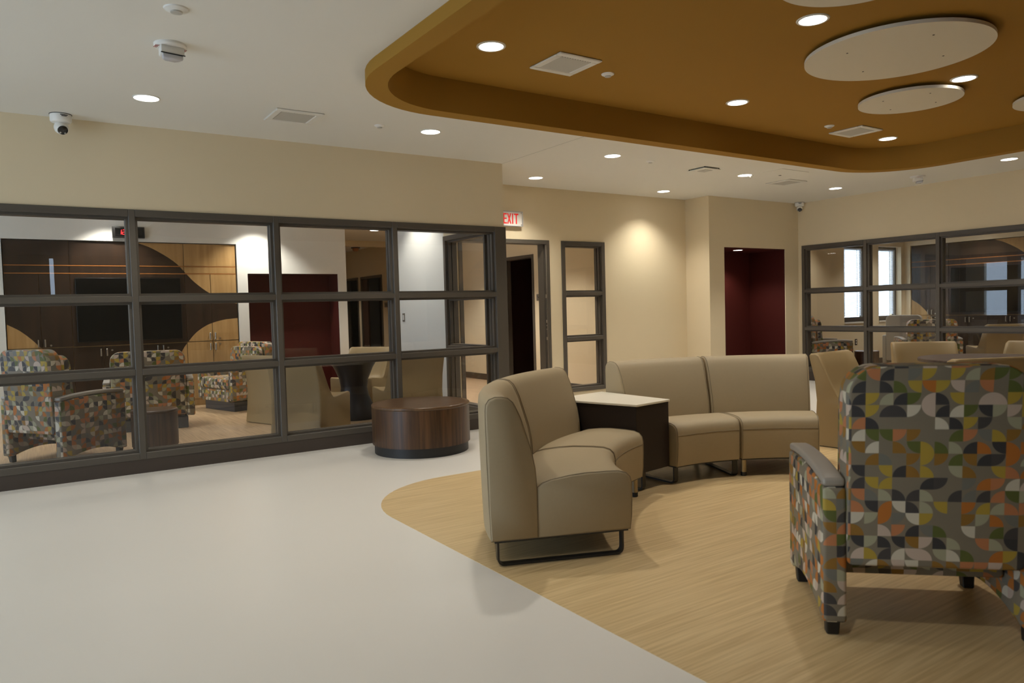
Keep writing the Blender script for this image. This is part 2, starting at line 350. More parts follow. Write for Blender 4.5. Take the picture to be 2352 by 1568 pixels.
# ---- hollow-metal glazed screens
def screen(name, axis, pos, cents, z0, rails, base, end0=.05, end1=.05, depth=.17, face=.05, top=TOP, bottom=0.0, head=.058, sill=.055):
    """cents: member centre lines along the wall; pos: room-side face; depth runs away from the room (+)"""
    root = struct(name)
    d0, d1 = pos-.014, pos-.014+depth
    def bx(mb, a0, a1, e0, e1, z_0, z_1):
        return mb.box(a0, a1, e0, e1, z_0, z_1) if axis == 'x' else mb.box(e0, e1, a0, a1, z_0, z_1)
    a0, a1 = cents[0], cents[-1]
    edges = []
    for i, c in enumerate(cents):
        w0, w1 = (c, c+end0) if i == 0 else (c-end1, c) if i == len(cents)-1 else (c-face/2, c+face/2)
        edges.append((w0, w1))
        bx(MB(), w0, w1, d0, d1, z0 if i not in (0, len(cents)-1) else bottom, top).build('mullion' if 0 < i < len(cents)-1 else 'frame_jamb', 'frame', root, bevel=.003, seg=1, smooth=0)
    for i in range(len(cents)-1):
        b0, b1 = edges[i][1], edges[i+1][0]
        bx(MB(), b0, b1, d0, d1, top-head, top).build('frame_head', 'frame', root, bevel=.003, seg=1, smooth=0)
        bx(MB(), b0, b1, d0, d1, z0-.001, z0+sill).build('frame_sill', 'frame', root, bevel=.003, seg=1, smooth=0)
        zs = [z0+sill]+[v for r_ in sorted(rails) for v in (r_-face/2, r_+face/2)]+[top-head]
        for r_ in rails:
            bx(MB(), b0, b1, d0, d1, r_-face/2, r_+face/2).build('rail', 'frame', root, bevel=.003, seg=1, smooth=0)
        mid = (d0+d1)/2
        for k in range(0, len(zs), 2):
            p0, p1 = zs[k], zs[k+1]; t = .02; g = MB()
            for e0, e1 in ((mid-.048, mid-.006), (mid+.006, mid+.048)):
                bx(g, b0, b1, e0, e1, p0, p0+t); bx(g, b0, b1, e0, e1, p1-t, p1)
                bx(g, b0, b0+t, e0, e1, p0+t, p1-t); bx(g, b1-t, b1, e0, e1, p0+t, p1-t)
            g.build('glazing_stop', 'frame', root, smooth=0)
            bx(MB(), b0+.004, b1-.004, mid-.003, mid+.003, p0+.004, p1-.004).build('pane', 'glass', root, smooth=0)
    if base:
        bx(MB(), a0, a1, d0+.004, d1-.004, 0, z0).build('base_board', 'base', root, smooth=0)
    return root
screen('window_1', 'x', D1, [-1.62, -.375, .799, 1.975, 3.15, 4.477], .115, (1.45, .842), True, end1=.143)
screen('window_2', 'y', XTV-.01+.014, [D1+.157, D2+.005], .115, (1.45, .842), True, end0=.03, end1=.05, depth=.165)
screen('window_3', 'x', D2, [SX0, SX1], .13, (1.473, .858), False, end0=.062, end1=.062, bottom=.13)
screen('window_4', 'y', XR, [2.04, 3.10, 4.165, 5.255, 6.315, 7.394], .145, (1.45, .84), True)

# ---- door frames
def doorframe(name, axis, pos, a0, a1, depth, strike=False):
    root = struct(name); fc = .05
    def bx(mb, p0, p1, e0, e1, z_0, z_1):
        return mb.box(p0, p1, e0, e1, z_0, z_1) if axis == 'x' else mb.box(e0, e1, p0, p1, z_0, z_1)
    d0, d1 = pos-.014, pos-.014+depth
    for s, a in ((1, a0), (-1, a1)):
        lo, hi = sorted((a, a+s*fc))
        bx(MB(), lo, hi, d0, d0+.05, 0, TOP).build('frame_jamb', 'frame', root, smooth=0)
        lo2, hi2 = sorted((a, a+s*(fc+.016)))
        bx(MB(), lo2, hi2, d0+.05, d1, 0, TOP).build('door_stop', 'frame', root, smooth=0)
        if strike and s < 0:
            for z_0, z_1 in ((.86, .90), (1.0, 1.06), (1.09, 1.13), (1.42, 1.47)):
                bx(MB(), a-fc-.002, a-fc, d0+.012, d0+.042, z_0, z_1).build('strike_plate', 'nickel', root, smooth=0)
            bx(MB(), a-fc-.003, a-fc, d0+.02, d0+.036, 1.01, 1.05).build('strike_slot', 'blackplastic', root, smooth=0)
            bx(MB(), a-fc-.004, a-fc, d0+.002, d0+.012, .02, TOP-.06).build('lit_rabbet_strip', 'nickel', root, smooth=0)  # bright metal strip paints in the light along the jamb rabbet
    bx(MB(), a0+fc, a1-fc, d0, d1, TOP-fc, TOP).build('frame_head', 'frame', root, smooth=0)
    return root
doorframe('door_1', 'x', D2, DX0, DX1, .178, True)
doorframe('door_2', 'y', XH, 9.965, 10.95, .168)
doorframe('door_3', 'y', XH, 16.11, 17.41, .168)
doorframe('door_4', 'y', XH, 17.57, 18.61, .168)
M['darkleaf'] = M['darkroom']
S(MB().box(XH+.155, XH+.2, 10.95, 11.55, .01, 2.12), 'door_5', 'darkroom')
S(MB().box(XH+.02, XH+.06, 17.05, 17.36, .01, 2.12), 'door_6', 'darkroom')

# ---- exterior windows with blinds in the right-hand room and to the left
def ext_window(name, x0, x1, z0, z1, y, blind=True):
    root = struct(name); f = .05
    MB().box(x0, x0+f, y, y+.07, z0, z1).build('frame_jamb', 'frame', root, smooth=0)
    MB().box(x1-f, x1, y, y+.07, z0, z1).build('frame_jamb', 'frame', root, smooth=0)
    MB().box(x0+f, x1-f, y, y+.07, z1-f, z1).build('frame_head', 'frame', root, smooth=0)
    MB().box(x0+f, x1-f, y, y+.07, z0, z0+.09).build('frame_sill', 'frame', root, smooth=0)
    MB().box(x0+f, x1-f, y+.05, y+.056, z0+.09, z1-f).build('pane', 'glass', root, smooth=0)
    MB().box(x0, x1, y-.13, y, z0-.03, z0).build('window_sill', 'lightwhite', root, smooth=0)
    mb = MB(); z = z1-f-.04
    while z > z0+.11:
        mb.add([(x0+f+.005, y+.022, z-.008), (x1-f-.005, y+.022, z-.008), (x1-f-.005, y+.044, z+.008), (x0+f+.005, y+.044, z+.008)], [(0, 1, 2, 3)]); z -= .024
    mb.build('blind_slats', 'blind', root, smooth=0, kind='stuff')
    MB().box(x0+f+.003, x1-f-.003, y+.015, y+.048, z1-f-.03, z1-f).build('blind_headrail', 'blind', root, smooth=0)
    for q in (.25, .75):
        MB().box(x0+(x1-x0)*q-.004, x0+(x1-x0)*q+.004, y+.012, y+.02, z0+.1, z1-f).build('ladder_tape', 'blind', root, smooth=0)
ext_window('window_5', 13.17, 14.02, .86, 2.35, YW+.11)
ext_window('window_6', 14.36, 15.2, .86, 2.35, YW+.11)

# ================================================================== CEILING FITTINGS
def lamp_thing(label, x, y, z, raised=False, group='recessed downlights', size=R(108), name='recessed_light', watt=None, r_=.083, blend=.55):
    t = thing(name, label, 'light', (x, y, z), 0, group)
    R1 = r_+.017 if raised else r_+.008
    MB().lathe([(r_, .0), (r_, -.006), (R1-.004, -.006), (R1, -.001), (R1, .0)], 36, cap=False).build('trim_ring', 'lightwhite', t, smooth=30)
    MB().lathe([(.001, -.003), (r_, -.003), (r_, .004)], 36, cap=False).build('diffuser', 'lamp', t, smooth=0)
    l = bpy.data.lights.new('downlight_beam', 'SPOT'); l.energy = watt or LAMP_W; l.color = LAMP_C; l.spot_size = size; l.spot_blend = blend; l.shadow_soft_size = .06
    o = bpy.data.objects.new('downlight_beam', l); COL.objects.link(o); o.parent = t; o.location = (0, 0, -.02)
    return t
flat = [((.829, 5.922), 'downlight in white ceiling nearest the ceiling-corner camera at left'), ((3.103, 5.879), 'downlight in white ceiling beside the left square vent'),
        ((5.29, 5.938), 'downlight in white ceiling just past the ceiling corner'), ((5.30, 7.351), 'downlight over the exit sign'), ((7.566, 7.447), 'downlight washing the blank back wall'),
        ((7.599, 6.081), 'downlight beside the small access panel in the ceiling'), ((9.706, 6.201), 'downlight before the camera by the dark red recess'), ((9.676, 3.979), 'downlight above the right glazed screen')]
for (x, y), lb in flat: lamp_thing(lb, x, y, H, watt=78 if y > 7 else None, size=R(120) if y > 7 else R(108), blend=.85 if y > 7 else .55)
for (x, y), lb in (((-1.5, 5.9), 'left of the view, before the left screen'), ((.83, 3.4), 'left of the ochre bay, just above the view'), ((.83, .9), 'above the camera side, left of the ochre bay'), ((9.7, 1.7), 'right of the view, before the right screen')):
    lamp_thing('downlight in white ceiling '+lb, x, y, H, group='downlights out of view', watt=34 if x < 0 else None)
for (x, y), lb in (((2.717, 4.241), 'rimmed downlight nearest the rounded left end of the ochre bay'), ((4.238, 2.853), 'rimmed downlight before the large ceiling disc'), ((6.451, 2.983), 'rimmed downlight between large and small ceiling discs'),
                   ((5.351, 4.351), 'rimmed downlight in the middle of the ochre bay'), ((8.048, 4.511), 'rimmed downlight in far corner of ochre bay')):
    lamp_thing(lb, x, y, HR, True, size=R(94), watt=82)
lamp_thing('small downlight in the ceiling of the dark red recess', 9.455, 7.72, NZ, watt=34, r_=.07, size=R(128))
for x, y, lb in ((5.739, 13.3, 'downlight in the hallway seen through the third glazed bay'),): lamp_thing(lb, x, y, H)
OUT = [((1.05, 11.1), 'over the left media cabinet and clock', 110), ((3.0, 11.1), 'over the dark red recess of the left room', 120), ((3.9, 8.5), 'washing the white wall of the left room', 70), ((.9, 8.8), 'above the patterned chairs of the left room', 60), ((-1.2, 9.0), 'at the left end of the left room', 50),
       ((5.8, 9.0), 'added to brighten the hallway just inside its doorway', 150), ((5.9, 10.9), 'added to brighten the middle of the hallway', 150), ((5.7, 17.2), 'at the hallway end', 60),  # doorway and mid-hallway lamps are unseen, added to brighten the hallway
       ((11.6, 7.6), 'over the paired armchairs of the right room', 52), ((13.9, 7.4), 'before the windows of the right room', 52), ((14.75, 6.7), 'over the right media cabinet', 60), ((12.6, 5.0), 'in the middle of the right room', 52), ((14.7, 4.0), 'at the near end of the right room', 40)]
for (x, y), lb, wt in OUT:
    lamp_thing('downlight '+lb+', hidden above the glazing', x, y, H, group='downlights out of view', watt=wt)

def vent(label, x, y, z, s=.19, inner=.135, rot=0, proud=.014):
    t = thing('ceiling_vent', label, 'vent', (x, y, z), rot, 'square ceiling vents')
    mb = MB()
    mb.box(-s, s, inner, s, -proud, 0).box(-s, s, -s, -inner, -proud, 0).box(-s, -inner, -inner, inner, -proud, 0).box(inner, s, -inner, inner, -proud, 0)
    mb.build('frame', 'lightwhite', t, bevel=.006, seg=1, smooth=0)
    MB().box(-inner+.002, inner-.002, -inner+.002, inner-.002, -proud+.004, 0).build('grille', 'grille', t, smooth=0)
    g = MB()
    for k in range(12):
        a = -inner+.01+(2*inner-.02)*k/11
        g.box(a-.004, a+.004, -inner+.004, -inner+.010, -proud+.0035, -proud+.0041)
    g.build('slots', 'darkdot', t, smooth=0)
    return t
vent('square vent in white ceiling at left', 1.90, 5.93, H)
vent('square vent in white ceiling past the access panel', 8.575, 6.19, H)
vent('square vent near rounded left end of ochre bay', 3.375, 4.275, HR)
vent('square vent in far corner of ochre bay', 7.37, 4.475, HR)
t = thing('ceiling_diffuser', 'unfastened ceiling grille with dark gap along two edges', 'vent', (6.80, 6.03, H))
MB().box(-.135, .135, -.135, .135, -.022, -.012).build('panel', 'ceil', t, bevel=.003, seg=1, smooth=0)
MB().box(-.06, .06, -.075, .05, -.026, -.022).build('grille', 'grille', t, smooth=0)
for sx in (-1, 1):
    for sy in (-1, 1): MB().cyl((sx*.12, sy*.12, 0), .006, -.012, 0, 8).build('screw_post', 'darkdot', t, smooth=0)
t = thing('access_panel', 'flush ceiling access panel with dark key hole', 'panel', (7.92, 5.75, H))
MB().box(-.26, .26, -.17, .17, -.004, 0).build('panel_leaf', 'ceil', t, bevel=.0015, seg=1, smooth=0)
MB().cyl((.10, .13, 0), .018, -.006, -.004, 14).build('key_lock', 'darkdot', t, smooth=0)

def sprinkler(label, x, y, z, big=.045):
    t = thing('sprinkler_head', label, 'sprinkler', (x, y, z), 0, 'ceiling sprinkler heads')
    MB().lathe([(big, 0), (big*.95, -.006), (big*.62, -.014), (big*.55, -.016), (.001, -.016)], 24, cap=False).build('escutcheon', 'white', t, smooth=40)
    MB().lathe([(big*.48, -.016), (big*.48, -.022), (big*.3, -.024), (.001, -.024)], 20, cap=False).build('cover_plate', 'grille', t, smooth=40)
sprinkler('round sprinkler head at top left of the white ceiling', .743, 4.16, H, .062)
sprinkler('sprinkler head between left vent and its downlight', 2.621, 5.887, H)
sprinkler('sprinkler head past the corner downlight', 5.872, 5.97, H)
sprinkler('sprinkler head beside left vent of ochre bay', 3.808, 4.309, HR, .05)
sprinkler('sprinkler head beside far vent of ochre bay', 6.909, 4.476, HR, .05)
sprinkler('tiny sprinkler head by the access panel', 7.70, 6.07, H, .035)

def text(s, size, m, parent, loc, rot, name='lettering', depth=.0006):
    cu = bpy.data.curves.new(name, 'FONT'); cu.body = s; cu.size = size; cu.align_x = 'CENTER'; cu.align_y = 'CENTER'; cu.extrude = depth
    tmp = bpy.data.objects.new('tmp', cu); me = bpy.data.meshes.new_from_object(tmp); bpy.data.objects.remove(tmp)
    me.materials.clear(); me.materials.append(M[m]); o = bpy.data.objects.new(name, me); COL.objects.link(o); o.parent = parent; o.location = loc; o.rotation_euler = rot
    return o
def strobe(label, x, y, rot):
    t = thing('fire_strobe', label, 'alarm', (x, y, H), rot, 'ceiling fire strobes')
    MB().lathe([(.088, 0), (.088, -.012), (.08, -.022), (.001, -.022)], 32, cap=False).build('base_plate', 'white', t, smooth=35)
    MB().prism([(-.066, -.05), (.066, -.05), (.05, .05), (-.05, .05)], -.066, -.02, 'xy').build('housing', 'white', t, bevel=.006, smooth=35)
    MB().prism([(-.058, -.051), (.058, -.051), (.05, -.005), (.03, .02), (-.03, .02), (-.05, -.005)], -.094, -.066, 'xy').build('strobe_lens', 'clear', t, bevel=.008, smooth=50)
    MB().box(-.02, .02, -.03, -.01, -.093, -.07).build('flash_tube', 'lightwhite', t, smooth=0)
    MB().box(-.067, .067, -.052, -.048, -.069, -.064).build('lens_gasket', 'blackplastic', t, smooth=0)
    for s in (-1, 1): text('FIRE', .03, 'fadedred', t, (s*.075, 0, -.0228), (R(180), 0, R(90*s)))
strobe('white fire alarm strobe on white ceiling at upper left', .80, 4.72, R(8))
strobe('white fire alarm strobe by the right glazed screen', 9.84, 5.12, R(40))

def camera_thing(label, x, y, aim, s=1.0):
    t = thing('security_camera', label, 'camera', (x, y, H), aim, 'white turret security cameras')
    MB().lathe([(.078*s, 0), (.078*s, -.004*s)], 32).build('gasket', 'blackplastic', t, smooth=0)
    MB().lathe([(.074*s, -.004*s), (.074*s, -.05*s), (.066*s, -.062*s), (.04*s, -.068*s), (.001, -.068*s)], 32, cap=False).build('mount', 'white', t, smooth=40)
    prof = [(.05*s*math.sin(a), -.05*s*math.cos(a)) for a in [R(2+ 176*i/14) for i in range(15)]]
    MB().lathe([(max(r_, .0005), z) for r_, z in prof], 24, (0, 0, -.10*s)).build('ball', 'white', t, smooth=50)
    e = MB().lathe([(.001, 0), (.02, .0), (.034, -.004), (.036, -.012)], 24, (0, 0, 0), 'z', cap=False)
    d = Vector((0, -.80, -.60)); q = Vector((0, 0, 1)).rotation_difference(d).to_matrix()
    e.v = [tuple(q@(Vector(v)*s)+d*.0515*s+Vector((0, 0, -.10*s))) for v in e.v]
    e.build('lens_window', 'lens', t, smooth=40)
    for q2 in (-.016, .016):
        g = MB().lathe([(.001, .002), (.006, .001), (.007, -.003)], 10, (0, 0, 0), 'z', cap=False)
        g.v = [tuple(q@(Vector(v)*s+Vector((q2*s, -.018*s, 0)))+d*.0525*s+Vector((0, 0, -.10*s))) for v in g.v]
        g.build('infrared_led', 'grille', t, smooth=30)
    for k, w in ((0, .026), (1, .018)):
        MB().box(-w*s, w*s, -.0752*s, -.074*s, (-.018-.008*k)*s, (-.013-.008*k)*s).build('printed_mark', 'bezel', t, smooth=0)
    return t
camera_thing('white turret camera on ceiling above left glazed screen', .33, 6.70, R(15))
camera_thing('white turret camera in corner beside dark red recess', 10.53, 7.36, R(-50), .95)
t = thing('dome_camera', 'dark dome camera on the hallway ceiling far behind glass', 'camera', (6.79, 16.9, H))
MB().lathe([(.11, 0), (.11, -.02), (.001, -.02)], 24, cap=False).build('mount', 'blackplastic', t, smooth=30)
MB().lathe([(.08, -.02), (.075, -.06), (.05, -.09), (.001, -.10)], 24, cap=False).build('dome', 'strip', t, smooth=50)

def cloud(label, x, y, r_):
    t = thing('ceiling_disc', label, 'ceiling panel', (x, y, 3.0), 0, 'white ceiling discs')
    MB().lathe([(r_, 0), (r_, .024)], 72).build('disc_panel', 'disc', t, smooth=30)
    for k in range(4):
        a = R(45+90*k+20); px, py = .62*r_*math.cos(a), .62*r_*math.sin(a)
        MB().cyl((px, py, 0), .007, -.0015, .0005, 10).build('screw', 'darkdot', t, smooth=0)
        MB().cyl((px, py, 0), .012, .024, .0505, 10).build('standoff', 'nickel', t, smooth=0)
cloud('large white ceiling disc at right of ochre bay', 5.22, 2.865, .60)
cloud('smaller white ceiling disc next to the large one', 6.56, 3.48, .41)
cloud('white ceiling disc cut by the top edge', 3.78, 2.27, .42)
cloud('white ceiling disc cut by the right edge', 7.78, 2.72, .42)
# ceiling control joint
S(MB().box(XC-.003, XC+.003, 5.12, D1, H-.0015, H+.001), 'trim_2', 'grille')

# ================================================================== WALL FITTINGS
t = thing('exit_sign', 'white exit sign with red letters over the open doorway', 'sign', (5.275, D2, 2.44))
MB().box(-.17, .17, -.045, 0, -.095, .095).build('sign_housing', 'white', t, bevel=.008, smooth=35)
MB().box(-.162, .162, -.047, -.045, -.087, .087).build('sign_face', 'signface', t, smooth=0)
fr = MB(); fr.box(-.175, .175, -.058, -.047, .088, .094).box(-.175, .175, -.058, -.047, -.094, -.088).box(-.175, -.169, -.058, -.047, -.088, .088).box(.169, .175, -.058, -.047, -.088, .088)
fr.build('guard_frame', 'clear', t, smooth=0)
for sx in (-1, 1):
    for sz in (-1, 1): MB().cyl((sx*.155, 0, sz*.075), .008, .047, .052, 12, 'y').build('screw', 'nickel', t, smooth=0)
hh = .066
def bar(mb, x0, z0, x1, z1, w):
    d = Vector((x1-x0, z1-z0)).normalized(); nx, nz = -d.y*w/2, d.x*w/2
    mb.prism([(x0+nx, z0+nz), (x1+nx, z1+nz), (x1-nx, z1-nz), (x0-nx, z0-nz)], -.0485, -.047, 'xz')
for name, segs in (('letter_e', [(-.112, -hh, -.112, hh), (-.12, hh-.009, -.066, hh-.009), (-.12, 0, -.07, 0), (-.12, -hh+.009, -.066, -hh+.009)]), ('letter_x', [(-.054, -hh, -.006, hh), (-.054, hh, -.006, -hh)]),
                   ('letter_i', [(.022, -hh, .022, hh)]), ('letter_t', [(.078, -hh, .078, hh), (.045, hh-.009, .111, hh-.009)])):
    mb = MB()
    for s_ in segs: bar(mb, *s_, .018)
    mb.build(name, 'redtext', t, smooth=0)
def plate(label, y, z=1.469):
    t = thing('room_sign', label, 'sign', (XH, y, z), 0, 'grey hallway room signs')
    MB().box(-.012, 0, -.10, .10, -.055, .055).build('sign_plate', 'plate', t, bevel=.008, smooth=35)
    MB().box(-.0135, -.012, -.055, .055, -.008, .006).build('raised_text', 'bezel', t, smooth=0)
    MB().box(-.0135, -.012, .05, .075, .018, .026).build('braille_mark', 'bezel', t, smooth=0)
plate('grey room sign seen through the open doorway', 9.80); plate('grey room sign seen through the third glazed bay', 15.90)
def outlet(name, label, cat, loc, rot, m, sw=False):
    t = thing(name, label, cat, loc, rot)
    MB().box(-.036, .036, -.006, 0, -.057, .057).build('cover_plate', m, t, bevel=.002, seg=1, smooth=0)
    if sw: MB().box(-.017, .017, -.010, -.006, -.033, .033).build('rocker', 'white', t, smooth=0)
    else:
        for z in (-.024, .024): MB().cyl((0, 0, z), .017, .006, .008, 14, 'y').build('socket', 'white', t, smooth=0)
outlet('light_switch', 'dark-plated light switch on the white wall behind glazing', 'switch', (XTV, 9.10, 1.212), R(-90), 'plate', True)
outlet('wall_outlet', 'dark-plated wall outlet below window of right-hand room', 'outlet', (13.55, YW, .467), 0, 'bezel')
outlet('wall_outlet', 'dark wall outlet in the daylight-tinted blue grey room off the hallway', 'outlet', (XH+.9, 18.2, .5), R(-90), 'bezel')
t = thing('wall_clock', 'black digital wall clock with red digits above the left cabinet', 'clock', (1.30, YF, 2.49))
MB().box(-.20, .20, -.05, 0, -.078, .078).build('clock_case', 'bezel', t, bevel=.006, smooth=35)
MB().box(-.165, .165, -.052, -.05, -.055, .055).build('display_window', 'screen', t, smooth=0)
SEG = {'1': 'bc', '2': 'abged', '0': 'abcdef', '7': 'abc'}
def digit(ch, x0):
    mb = MB(); w, h = .034, .062
    P = dict(a=(0, h/2, w, h/2), g=(0, 0, w, 0), d=(0, -h/2, w, -h/2), b=(w, 0, w, h/2), c=(w, -h/2, w, 0), f=(0, 0, 0, h/2), e=(0, -h/2, 0, 0))
    for s_ in SEG[ch]:
        a = P[s_]; sl = .12
        x_0, x_1 = a[0]+x0+a[1]*sl, a[2]+x0+a[3]*sl
        d = Vector((x_1-x_0, a[3]-a[1])).normalized(); nx, nz = -d.y*.004, d.x*.004
        mb.prism([(x_0+nx, a[1]+nz), (x_1+nx, a[3]+nz), (x_1-nx, a[3]-nz), (x_0-nx, a[1]-nz)], -.054, -.052, 'xz')
    mb.build('digit', 'led', t, smooth=0)
for ch, x0 in (('1', -.125), ('2', -.075), ('1', .0), ('0', .05)): digit(ch, x0)

# ================================================================== MEDIA CABINETS
def clip(poly, x0, x1, z0, z1):
    def cut(ps, ax, val, keep):
        out = []
        for i in range(len(ps)):
            a, b = ps[i-1], ps[i]; ia = keep(a[ax], val); ib = keep(b[ax], val)
            if ia != ib:
                t_ = (val-a[ax])/(b[ax]-a[ax]); out.append((a[0]+t_*(b[0]-a[0]), a[1]+t_*(b[1]-a[1])))
            if ib: out.append(b)
        return out
    ge = lambda a, v: a >= v-1e-9
    le = lambda a, v: a <= v+1e-9
    for ax, v, k in ((0, x0, ge), (0, x1, le), (1, z0, ge), (1, z1, le)):
        poly = cut(poly, ax, v, k)
        if len(poly) < 3: return []
    out = []
    for p in poly:
        if not out or (abs(p[0]-out[-1][0])+abs(p[1]-out[-1][1])) > 1e-5: out.append(p)
    return out if len(out) > 2 else []
def smoothcurve(pts, n=6):
    out = []
    for i in range(len(pts)-1):
        p0 = pts[max(i-1, 0)]; p1 = pts[i]; p2 = pts[i+1]; p3 = pts[min(i+2, len(pts)-1)]
        for k in range(n):
            t_ = k/n
            out.append(tuple(.5*((2*p1[j])+(-p0[j]+p2[j])*t_+(2*p0[j]-5*p1[j]+4*p2[j]-p3[j])*t_*t_+(-p0[j]+3*p1[j]-3*p2[j]+p3[j])*t_**3) for j in (0, 1)))
    return out+[pts[-1]]
def media_cabinet(label, loc, rot):
    Wd, Ht = 2.88, 2.36
    t = thing('media_cabinet', label, 'cabinet', loc, rot, 'built-in media cabinets')
    MB().box(0, Wd, .02, .5, 0, Ht).build('carcass', 'maple', t, smooth=0)
    uc = smoothcurve([(1.46, 2.40), (1.59, 2.345), (1.725, 2.292), (1.917, 2.18), (2.072, 2.058), (2.193, 1.912), (2.306, 1.789), (2.48, 1.65), (2.66, 1.56), (2.95, 1.45)])
    lc = smoothcurve([(1.98, .55), (2.03, .70), (2.10, .84), (2.17, .938), (2.275, 1.06), (2.40, 1.151), (2.52, 1.205), (2.71, 1.25), (2.95, 1.268)])
    ll = smoothcurve([(-.05, 1.30), (.02, 1.252), (.14, 1.174), (.254, 1.067), (.368, .936), (.45, .84), (.56, .66), (.66, .45)])
    maple = [uc+[(2.95, 2.5), (1.46, 2.5)], lc+[(2.95, -.1), (1.98, -.1)], ll+[(.72, .2), (.74, -.1), (-.05, -.1)]]
    g = .003
    def panel(name, x0, x1, z0, z1, handle=None, lock=None, up_=True):
        p = MB().box(x0+g, x1-g, 0, .02, z0+g, z1-g).build(name, 'dkwood', t, smooth=0)
        for poly in maple:
            c = clip(poly, x0+g+.0005, x1-g-.0005, z0+g+.0005, z1-g-.0005)
            if c:
                MB().prism(c, -.0015, .0005, 'xz').build('maple_inlay', 'maple', p, smooth=0)
        if handle is not None:
            hx, hz = handle
            mb = MB(); mb.box(hx-.008, hx+.008, -.030, -.022, hz-.05, hz+.05).box(hx-.008, hx+.008, -.022, -.001, hz+.04, hz+.05).box(hx-.008, hx+.008, -.022, -.001, hz-.05, hz-.04)
            mb.build('handle', 'nickel', p, bevel=.002, seg=1, smooth=0)
        if lock is not None: MB().cyl((lock[0], 0, lock[1]), .013, .001, .006, 14, 'y').build('lock', 'nickel', p, smooth=0)
    panel('upper_panel', 0, .73, 2.035, Ht); panel('upper_panel', .73, 2.155, 2.035, Ht); panel('upper_panel', 2.155, Wd, 2.035, Ht)
    panel('frieze_panel', 0, .73, 1.93, 2.025); panel('frieze_panel', .73, 2.155, 1.93, 2.025); panel('frieze_panel', 2.155, Wd, 1.93, 2.025)
    for z in (1.925, 2.03): MB().box(0, Wd, -.004, .012, z-.005, z+.005).build('edge_strip', 'strip', t, smooth=0)
    panel('cabinet_door', 0, .376, .94, 1.92, (.338, 1.00)); panel('cabinet_door', .376, .73, .94, 1.92, (.414, 1.00), (.478, .968))
    panel('cabinet_door', 2.155, 2.51, .94, 1.92, (2.475, 1.01)); panel('cabinet_door', 2.51, Wd, .94, 1.92, (2.548, 1.01), (2.61, .975))
    panel('cabinet_door', 0, .376, .1, .935, (.338, .86)); panel('cabinet_door', .376, .73, .1, .935, (.414, .86), (.478, .888))
    panel('cabinet_door', 2.155, 2.51, .1, .935, (2.475, .855)); panel('cabinet_door', 2.51, Wd, .1, .935, (2.548, .855), (2.61, .89))
    panel('cabinet_door', .73, 1.09, .1, .93, (1.055, .845)); panel('cabinet_door', 1.09, 1.44, .1, .93, (1.128, .845), (1.19, .87))
    panel('cabinet_door', 1.44, 1.80, .1, .93, (1.765, .858)); panel('cabinet_door', 1.80, 2.155, .1, .93, (1.838, .858), (1.90, .87))
    MB().box(.735, .785, -.002, .02, .94, 1.915).build('bay_frame', 'dkwood', t, smooth=0); MB().box(2.10, 2.15, -.002, .02, .94, 1.915).build('bay_frame', 'dkwood', t, smooth=0)
    MB().box(.785, 2.10, -.002, .02, 1.87, 1.915).build('bay_frame', 'dkwood', t, smooth=0); MB().box(.785, 2.10, -.002, .02, .94, .985).build('bay_frame', 'dkwood', t, smooth=0)
    MB().box(.785, 2.10, .012, .019, .985, 1.87).build('bay_back', 'dkwood', t, smooth=0)
    MB().box(0, Wd, .03, .06, 0, .1).build('toe_kick', 'base', t, smooth=0)
    return t
def television(label, loc, rot):
    t = thing('television', label, 'television', loc, rot, 'wall televisions in the cabinets')
    MB().box(-.655, .655, -.03, .011, -.436, .436).build('bezel', 'bezel', t, bevel=.004, seg=1, smooth=0)
    MB().box(-.645, .645, -.0325, -.03, -.426, .426).build('glass_screen', 'screen', t, smooth=0)
media_cabinet('dark and maple wave-front media cabinet behind the left glazed screen', (-.155, YF+.03, 0), 0)
television('black television in the left wave-front cabinet', (-.155+1.4425, YF+.03, 1.4275), 0)
media_cabinet('dark and maple wave-front media cabinet in the right-hand room', (XU+.03, 8.125, 0), R(-90))
television('black television reflecting a window in the right-hand room', (XU+.03, 8.125-1.4425, 1.4275), R(-90))

# ================================================================== SECTIONAL SOFA
OX, OY = 3.82, 2.342
ZF = .0015
def pol(r_, a, z): return Vector((OX+r_*math.cos(R(a)), OY+r_*math.sin(R(a)), z))
BACK = [(2.066, .133), (2.072, .3), (2.078, .55), (2.080, .78), (2.076, .815), (2.060, .838), (2.03, .849), (1.995, .848), (1.965, .840), (1.940, .818), (1.925, .79), (1.903, .74), (1.878, .66), (1.850, .565), (1.834, .48), (1.829, .40), (1.829, .133)]
SEAT = [(1.827, .133), (1.827, .385), (1.80, .405), (1.756, .418), (1.66, .433), (1.574, .440), (1.459, .440), (1.39, .436), (1.352, .424), (1.331, .402), (1.323, .37), (1.322, .30), (1.326, .2), (1.333, .133)]
def sector(prof, a0, a1, org, n=10, ins=.014):
    cr_ = sum(p[0] for p in prof)/len(prof); cz = sum(p[1] for p in prof)/len(prof)
    rings = []
    dA = math.degrees(.012/1.7)
    ang = [a0, a0+dA*.35, a0+dA]+[a0+dA+(a1-a0-2*dA)*i/n for i in range(1, n)]+[a1-dA, a1-dA*.35, a1]
    for i, a in enumerate(ang):
        k = ins if i in (0, len(ang)-1) else ins*.3 if i in (1, len(ang)-2) else 0
        ring = []
        for r_, z in prof:
            dv = Vector((cr_-r_, cz-z)); L_ = dv.length or 1
            q = Vector((r_, z))+dv/L_*min(k, L_*.5)
            ring.append(pol(q.x, a, q.y)-org)
        rings.append(ring)
    return MB().loft(rings)
